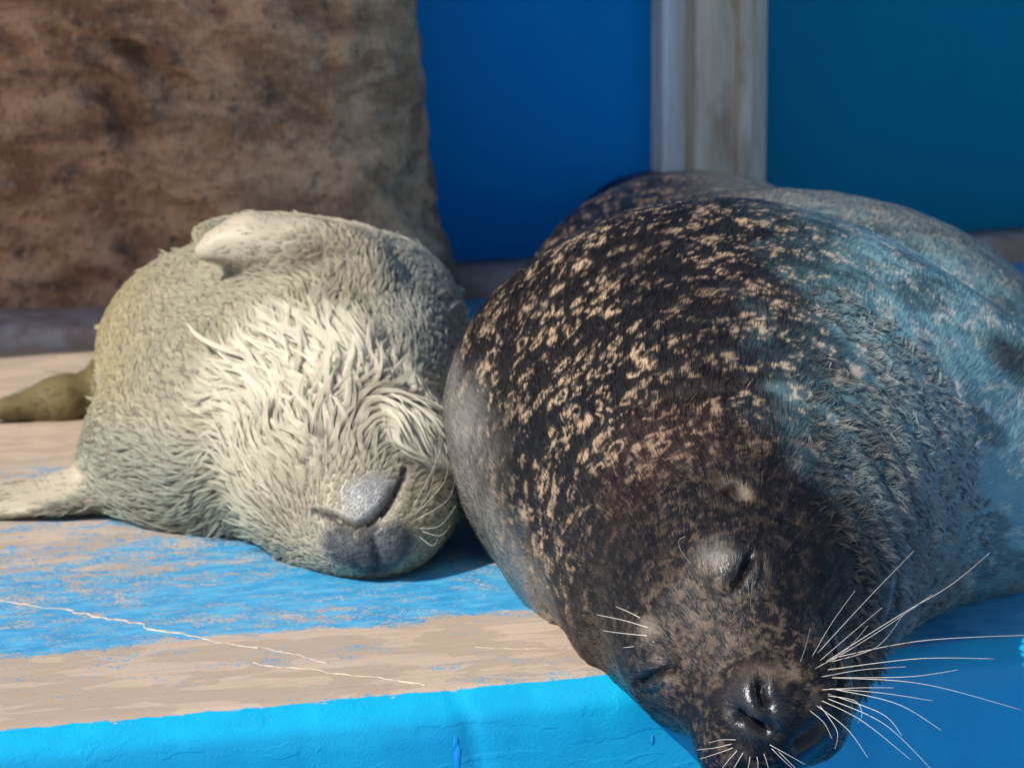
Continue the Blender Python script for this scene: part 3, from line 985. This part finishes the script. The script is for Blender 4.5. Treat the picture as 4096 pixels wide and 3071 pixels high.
def adult_tufts(k, per):
    """damp tufts standing up along the rolls of skin"""
    def w(c, n):
        r = np.linalg.norm(c - hc_, axis=1)
        ph = r / .036 + 2.4 * (fbm(c * 12, 2, 8) - .5)
        band = .3 + .7 * sstep(-.35, .55, np.sin(2 * np.pi * ph))
        a = sstep(.06, .13, c[:, 0] - hc_[0]) * sstep(.40, .30, r) * sstep(.10, .14, r) * sstep(.0, .03, c[:, 2])
        a *= sstep(-.25, .1, facing(c, n)) * in_view(c)
        a *= sstep(.42, .56, fbm(c * 13, 2, 99))
        nape = AD_NAPE(c)
        return band * a + nape * .8 + 1e-6 * (a > 0)
    P, N = S.roots(k, w)
    f = adult_flow(P, N)
    t = tangent(f + np.array([[.55, -.1, -.15]]) + rng.normal(0, .34, (k, 3)), N)
    ln = rng.uniform(.007, .0135, k)
    lift = rng.uniform(.20, .60, k)
    s = np.linspace(0, 1, 5)
    G = P[:, None] + t[:, None] * (ln[:, None] * s)[..., None] + N[:, None] * (ln[:, None] * lift[:, None] * (s - .55 * s * s))[..., None]
    G[:, :, 2] -= (.25 * ln)[:, None] * s ** 2
    idx = np.repeat(np.arange(k), per)
    n = k * per
    off = rng.normal(0, .0019, (n, 3)); off -= N[idx] * (off * N[idx]).sum(1)[:, None]
    off += t[idx] * rng.normal(0, .0018, n)[:, None]
    c_ = (1 - .88 * s ** .8)
    pts = G[idx] + off[:, None] * c_[None, :, None]
    pts += rng.normal(0, .00025, pts.shape) * s[None, :, None]
    R0 = P[idx] + off
    base = adult_coat(R0, t[idx], rng.normal(0, .003, n))
    tipc = np.array([[.36, .33, .28]])
    col = lerp(base, tipc, rng.uniform(.10, .55, n) * sstep(.17, .30, R0[:, 0])) * rng.uniform(.75, 1.2, n)[:, None]
    rad = np.full(n, .00024)[:, None] * (1 - .75 * s ** 1.5)[None]
    o = curves_obj("fur_tufts", pts, rad, col, MAT_ATUFT, adult, label="damp tufts raised along the neck rolls")
    o.location = -ADULT_INV
_nape = S.cast.line([(556, 430), (600, 416), (650, 402), (700, 392), (755, 386), (805, 398), (840, 420)])
_neck = S.cast.line([(524, 500), (527, 525), (528, 549), (535, 584), (548, 612)])
def AD_NAPE(c):
    return sstep(.010, .003, poly_dist(c, _nape)[0]) * .03
adult_tufts(A_TUFT, 16)

m = NT("whisker"); m.set(Base_Color=(.52, .48, .41), Roughness=.3); MAT_WHISK = m.m
m = NT("whisker_dark"); m.set(Base_Color=(.03, .028, .026), Roughness=.4); MAT_WHISKD = m.m
def whisker(pix, r=.00042, out=.03, mat=None, parent=adult, skin=S, origin=ADULT_INV, bend=0.0):
    b = skin.cast(*pix[0])
    if b is None:
        b = at(pix[0][0], pix[0][1], 3.14)
    d0 = b[1]
    pts = [b]
    n = len(pix) - 1
    for i, p in enumerate(pix[1:], 1):
        pts.append(at(p[0], p[1], d0 - out * (i / n) ** .8))
    if n == 1:
        mid = (pts[0] + pts[1]) / 2; mid[2] += bend
        pts.insert(1, mid)
    o = tube("whisker", [p - np.array(origin) for p in pts], r, r * .35, mat or MAT_WHISK, parent)
    return o
for w in [[(800, 662), (806, 645), (810, 628)], [(812, 656), (832, 622), (855, 590)], [(818, 652), (864, 602), (914, 550)], [(820, 660), (850, 634), (882, 607)],
          [(826, 661), (897, 616), (950, 585), (990, 552)], [(830, 661), (880, 630), (932, 594)], [(832, 661), (877, 646), (903, 614)], [(830, 658), (922, 640), (1040, 634)],
          [(828, 669), (917, 658), (994, 658)], [(822, 676), (862, 669), (906, 666)], [(832, 677), (909, 676), (958, 669)], [(832, 677), (922, 683), (1021, 709)],
          [(822, 689), (860, 687), (894, 687)], [(830, 688), (880, 692), (933, 700)], [(832, 688), (897, 703), (942, 730)], [(828, 698), (884, 723), (932, 769)],
          [(822, 700), (862, 720), (911, 759)], [(828, 695), (855, 700), (862, 713), (858, 722)], [(817, 705), (847, 728), (868, 757)], [(820, 705), (837, 730), (835, 748)],
          [(810, 710), (824, 722), (832, 738)], [(828, 693), (882, 713), (902, 735)], [(815, 668), (845, 650), (868, 625)]]:
    whisker(w, r=.00025, out=.035 + .02 * random.random())
for w in [[(733, 747), (716, 753), (700, 758)], [(736, 739), (722, 739), (709, 742)], [(737, 750), (728, 760), (719, 772)], [(743, 752), (737, 762), (730, 774)], [(750, 756), (749, 763), (746, 774)],
          [(757, 756), (758, 763), (757, 774)], [(764, 753), (767, 762), (770, 774)], [(772, 748), (782, 758), (795, 770)], [(770, 744), (788, 754), (806, 764)], [(732, 743), (715, 747), (697, 749)], [(778, 750), (790, 762), (800, 772)]]:
    whisker(w, r=.00030, out=.0)
for w in [[(648, 627), (625, 620), (597, 614)], [(647, 635), (626, 633), (603, 630)], [(654, 641), (638, 645), (623, 647)], [(640, 617), (628, 611), (616, 606)]]:
    whisker(w, r=.00036, out=-.022)
whisker([(692, 565), (681, 550), (679, 540), (685, 536)], r=.00022, out=.012)
for w in [[(694, 567), (692, 558), (690, 551)], [(702, 566), (701, 557), (699, 549)], [(708, 571), (708, 563), (710, 556)], [(713, 576), (717, 568), (719, 563)]]:
    whisker(w, r=.00026, out=.006, mat=MAT_WHISKD)
# ------------------------------------------------------------------ the pup, on its back with its chin up
pup = empty("seal_pup", (-.22, 3.95, 0))
tag(pup, "small cream seal pup lying on its back, chin up, in damp tufted fur", "seal", "seals dozing on the ledge")
PUP_O = pup.location.copy()
V, Q = surface_nets(pup_body(), axis([(-.56, -.16, .0055), (-.16, -.03, .0026), (-.03, .06, .0045)]), axis([(3.46, 3.70, .0028), (3.70, 4.5, .0065)]), axis([(-.06, -.02, .0045), (-.02, .11, .0026), (.11, .30, .0045)]))
S2 = Skin(pup_body(), V, Q)
FLIPV = [at(342, 271, 3.862)] + FLIP1[1:]          # the short-haired stretch of the upper flipper
def flip_mask(c):
    return np.maximum.reduce([sstep(.032, .024, poly_dist(c, np.array(FLIPV))[0]), sstep(.044, .030, poly_dist(c, np.array(FLIP2[1:]))[0]), sstep(.060, .040, poly_dist(c, np.array(FLIP3))[0])])
S2.bulge((360, 503), .024, .0050); S2.bulge((380, 488), .020, .0035)              # the chin
S2.bulge((346, 548), .014, .004); S2.bulge((396, 540), .014, .004)
S2.bulge((366, 563), .005, .003); S2.bulge((393, 557), .005, .003)
S2.redo()
for pix, dp, wd in [
    ([(404, 470), (397, 490), (386, 509), (372, 523), (356, 528), (340, 523), (327, 516), (313, 510)],   .0125, .0040),
    ([(371, 531), (374, 545), (378, 556), (375, 570)], .0040, .0024),
    ([(330, 262), (362, 290), (392, 340), (410, 400), (425, 440)], .006, .012),
    ([(118, 480), (116, 440), (122, 400)], .004, .010)]:
    S2.crease(pix, dp, wd)
S2.V = S2.V + S2.N * ((fbm(S2.V * 30, 3, 7) - .5) * .003 * (1 - flip_mask(S2.V)))[:, None]
S2.redo()
PD = {k: S2.cast(*v) for k, v in dict(muz=(372, 545), chin=(366, 498), chin2=(378, 488), throat=(312, 380), mid=(345, 372), padl=(340, 548), padr=(395, 545), nosepad=(374, 560),
      cheek=(412, 420), flip=(265, 250), flip1=(310, 258), flip2=(215, 246), lflip=(45, 490), lflip2=(90, 483), lflip3=(4, 500), hind=(45, 395), side=(420, 300), rfl=(380, 300)).items()}
MOUTH = S2.cast.line([(404, 470), (397, 490), (386, 509), (372, 523), (356, 528), (340, 523), (327, 516), (313, 510)])
PHILTRUM = S2.cast.line([(371, 531), (374, 545), (378, 556), (375, 570)])
def pnear(p, k, r0, r1): return sstep(r1, r0, np.linalg.norm(p - PD[k], axis=1))

def pup_flow(p, n):
    d = p - (PD['muz'] + np.array([0, .0, -.01]))
    L = np.linalg.norm(d, axis=1)
    d = d / (L[:, None] + 1e-6)
    d = lerp(d, np.array([[-.55, .85, -.10]]), .55 * sstep(.12, .4, L))
    px_ = p[:, 0]
    d = lerp(d, np.array([[-.85, .25, .30]]), .55 * pnear(p, 'throat', .05, .12) * sstep(-.125, -.20, px_))
    d = lerp(d, np.array([[-.10, .15, -1.0]]), .85 * sstep(-.335, -.385, px_) * sstep(.02, .05, p[:, 2]))    # flank: hangs down
    d = lerp(d, np.array([[-1.0, .1, -.15]]), .7 * sstep(-.22, -.30, px_) * sstep(.09, .05, p[:, 2]))
    d = lerp(d, np.array([[.35, -.2, -1.0]]), .9 * pnear(p, 'cheek', .02, .06))
    d = lerp(d, np.array([[-1., .0, .0]]), np.maximum(pnear(p, 'flip', .03, .06), .9 * pnear(p, 'lflip', .05, .08)))
    t = tangent(d, n)
    return spin(t, n, 1.9 * (fbm(p * 17., 2, 17) - .5))

def muzzle_col(p):
    """bare-looking muzzle: shiny grey chin above the mouth, dark whisker pads below it; returns colour and how strongly it applies"""
    chin = np.maximum(pnear(p, 'chin', .008, .028), pnear(p, 'chin2', .006, .022))
    pad = np.maximum.reduce([pnear(p, 'padl', .012, .026), pnear(p, 'padr', .013, .024), pnear(p, 'nosepad', .014, .026), pnear(p, 'muz', .012, .020)])
    c = lerp(np.array([[.28, .285, .29]]), np.array([[.44, .445, .45]]), fbm(p * 120, 2, 61))
    c = lerp(c, lerp(np.array([[.032, .033, .037]]), np.array([[.14, .14, .145]]), fbm(p * 240, 2, 8)), pad)
    return c, np.maximum(chin, pad)
def flipper_pup(c): return flip_mask(c)

def pup_coat(p):
    x, y, z = p.T
    c = lerp(np.array([[.435, .39, .262]]), np.array([[.36, .335, .248]]), fbm(p * 14, 2, 3))
    c = lerp(c, np.array([[.42, .345, .165]]), .8 * sstep(-.26, -.36, x) * sstep(.05, .12, z))          # flank on the sun side, its warm light painted into the coat
    c = lerp(c, np.array([[.27, .30, .24]]), .75 * sstep(-.16, -.26, x) * sstep(.10, .06, z))         # greyer shoulder
    c = lerp(c, np.array([[.33, .34, .315]]), .8 * sstep(-.13, -.08, x) * sstep(.06, .11, z))  # blue-grey shade of the side away from the sun, painted in
    c = lerp(c, np.array([[.66, .61, .475]]), .95 * pnear(p, 'throat', .035, .135))
    c = lerp(c, np.array([[.43, .375, .285]]), np.maximum(sstep(.032, .024, poly_dist(p, np.array(FLIPV))[0]), sstep(.044, .030, poly_dist(p, np.array(FLIP2[1:]))[0])))
    c = lerp(c, np.array([[.15, .115, .05]]), sstep(.065, .045, poly_dist(p, np.array(FLIP3))[0]))
    mc, k = muzzle_col(p)
    return lerp(c, mc, k)

def pup_skin_col(p):
    c = lerp(np.array([[.12, .092, .078]]), np.array([[.20, .165, .14]]), fbm(p * 60, 2, 5))
    c = lerp(c, pup_coat(p) * .9, flipper_pup(p))
    c = lerp(c, np.array([[.34, .305, .245]]), pnear(p, 'muz', .05, .085))
    mc, k = muzzle_col(p)
    c = lerp(c, mc * .9, k)
    c = lerp(c, np.array([[.020, .018, .020]]), .95 * sstep(.0042, .0018, poly_dist(p, MOUTH)[0]))
    return lerp(c, np.array([[.030, .030, .034]]), .8 * sstep(.0028, .0012, poly_dist(p, PHILTRUM)[0]))

m = coat_material("pup_skin", .42, .35)
vor = m.n("TexVoronoi", ins={"Vector": m.pos(), "Scale": 420.0}).outputs["Distance"]
m.set(Normal=m.bump(m.math('ADD', m.math('MULTIPLY', vor, .8), m.noise(m.mapping(m.pos(), (1, .5, 1)), 500, 3, .7)), m.math('MULTIPLY', m.n("Attribute", attribute_name="pore").outputs["Fac"], .5), .0009))
pb = quad_mesh("body", S2.V, S2.Q, m.m, pup)
set_coat(pb, pup_skin_col(S2.V))
pa = pb.data.attributes.new("pore", 'FLOAT', 'POINT')
pa.data.foreach_set("value", np.maximum.reduce([pnear(S2.V, 'padl', .014, .024), pnear(S2.V, 'padr', .016, .024), pnear(S2.V, 'nosepad', .014, .024), .08 * pnear(S2.V, 'chin', .02, .03)]).astype(np.float32))
pb.location = -PUP_O
MAT_PFUR = sleek_hair_material("pup_fur", .36, 1.36, (.30, .26, .25), .42, .42)

def p_weight(c, n):
    f = facing(c, n)
    w = np.where(in_view(c, 60), 1.0, .15) * sstep(-.5, .15, f) + .03
    return w * (c[:, 2] > -.015) * (1 - .97 * sstep(.0055, .0028, poly_dist(c, MOUTH)[0])) * (1 - .6 * np.maximum.reduce([pnear(c, 'padl', .012, .022), pnear(c, 'padr', .014, .022), pnear(c, 'nosepad', .012, .022)]))

def pup_fur(nl, n):
    # guide locks creep over the body along the flow of the coat
    P, N = S2.roots(nl, lambda c, n: p_weight(c, n) * (1 - .50 * pnear(c, 'throat', .06, .13)) * (1 - .9 * flip_mask(c)))
    fl = flipper_pup(P)
    thr = pnear(P, 'throat', .04, .140)
    ln = (.0105 + .036 * thr + .006 * pnear(P, 'cheek', .03, .07)) * rng.uniform(.6, 1.35, nl) * (1 - .25 * fl)
    muzd = np.linalg.norm(P - PD['muz'], axis=1)
    ln *= .55 + .45 * sstep(.05, .095, muzd)
    mk = muzzle_col(P)[1]
    ln = ln * (1 - mk) + .0048 * mk
    ln *= 1 - .25 * sstep(-.28, -.36, P[:, 0])
    wav = sstep(.10, .06, P[:, 2]) * sstep(-.16, -.22, P[:, 0])
    ln *= 1 + .5 * wav
    lift = rng.uniform(.02, .30, nl) * (.55 + .65 * thr + .4 * wav) * (1 - .8 * np.maximum(fl, mk))
    stray = (rng.random(nl) < .006) & (muzd > .11) & (mk < .1) & (fl < .2)
    lift = np.where(stray, rng.uniform(.3, .6, nl), lift)
    ln = np.where(stray, ln * 1.5, ln)
    M = 7
    G = np.zeros((nl, M, 3)); G[:, 0] = P
    p, nn = P.copy(), N.copy()
    f0 = S2.fn(P)
    ang = rng.normal(0, 1, nl) * (.20 + .10 * thr)
    curl = rng.normal(0, .06, nl)
    t = spin(pup_flow(p, nn), nn, ang)
    for k in range(1, M):
        p = p + t * (ln / (M - 1))[:, None]
        f, nn = grad(S2.fn, p)
        h = ln * lift * (k / (M - 1)) * (1.25 - .45 * k / (M - 1)) + .0008
        p = p - (f - h - f0 * (1 - .3 * k / (M - 1)))[:, None] * nn * .95
        G[:, k] = p
        t2 = spin(pup_flow(p, nn), nn, ang)
        t = tangent(t * .55 + t2 * .45, nn)
        t = spin(t, nn, curl)
    from mathutils.kdtree import KDTree
    kd = KDTree(nl)
    for i, q in enumerate(P.tolist()): kd.insert(q, i)
    kd.balance()
    R0, RN = S2.roots(n, lambda c, n: p_weight(c, n) * (1 - .94 * flip_mask(c)))
    gi = np.array([kd.find(q)[1] for q in R0.tolist()])
    s = np.linspace(0, 1, M)
    R0 = R0 + (P[gi] - R0) * ((.18 + .04 * thr + .12 * wav) * (1 - mk))[gi][:, None]
    own = R0[:, None] + (G[gi] - P[gi][:, None])
    tight = (.72 + .26 * np.maximum(thr, wav))[gi] * (1 - .8 * np.maximum(mk, fl)[gi])
    cl = (s[None] ** (.95 + .45 * thr)[gi][:, None])[:, :, None] * (tight * rng.uniform(.75, 1.0, n))[:, None, None]
    pts = own * (1 - cl) + G[gi] * cl
    pts += rng.normal(0, .00035, pts.shape) * s[None, :, None] ** .5
    short = rng.uniform(.72, 1.0, n)
    # shorten by resampling along the strand
    u = np.clip(short[:, None] * s[None] * (M - 1), 0, M - 1.001)
    i0 = u.astype(int); fr = (u - i0)[..., None]
    ar = np.arange(n)[:, None]
    pts = pts[ar, i0] * (1 - fr) + pts[ar, i0 + 1] * fr
    lockc = rng.uniform(.80, 1.15, nl) + .25 * thr * (rng.random(nl) - .35)
    col = pup_coat(R0) * lockc[gi][:, None] * rng.uniform(.85, 1.12, n)[:, None]
    rad = (.00013 + .00009 * rng.random(n))[:, None] * (1 - .78 * s ** 1.6)[None]
    o = curves_obj("fur", pts, rad, np.clip(col, 0, .9), MAT_PFUR, pup, label="damp cream fur clumped into pointed locks")
    o.location = -PUP_O
pup_fur(P_LOCK, P_FUR)

for w in [[(330, 545), (300, 520), (267, 488)], [(325, 548), (280, 528), (238, 500)], [(330, 560), (305, 562), (283, 557)], [(326, 555), (290, 548), (252, 530)], [(335, 552), (310, 548), (285, 548)],
          [(322, 540), (300, 505), (293, 470)], [(330, 535), (292, 500), (262, 478)], [(332, 562), (310, 566), (290, 560)], [(328, 550), (300, 540), (276, 522)],
          [(412, 508), (432, 470), (442, 440), (440, 425)], [(414, 515), (445, 480), (446, 450)], [(415, 520), (447, 500), (455, 478)], [(418, 528), (440, 525), (456, 505)], [(420, 530), (440, 535), (450, 525)],
          [(415, 512), (430, 490), (436, 455)], [(418, 535), (432, 545), (438, 538)]]:
    whisker(w, r=.00020, out=.012, parent=pup, skin=S2, origin=PUP_O)
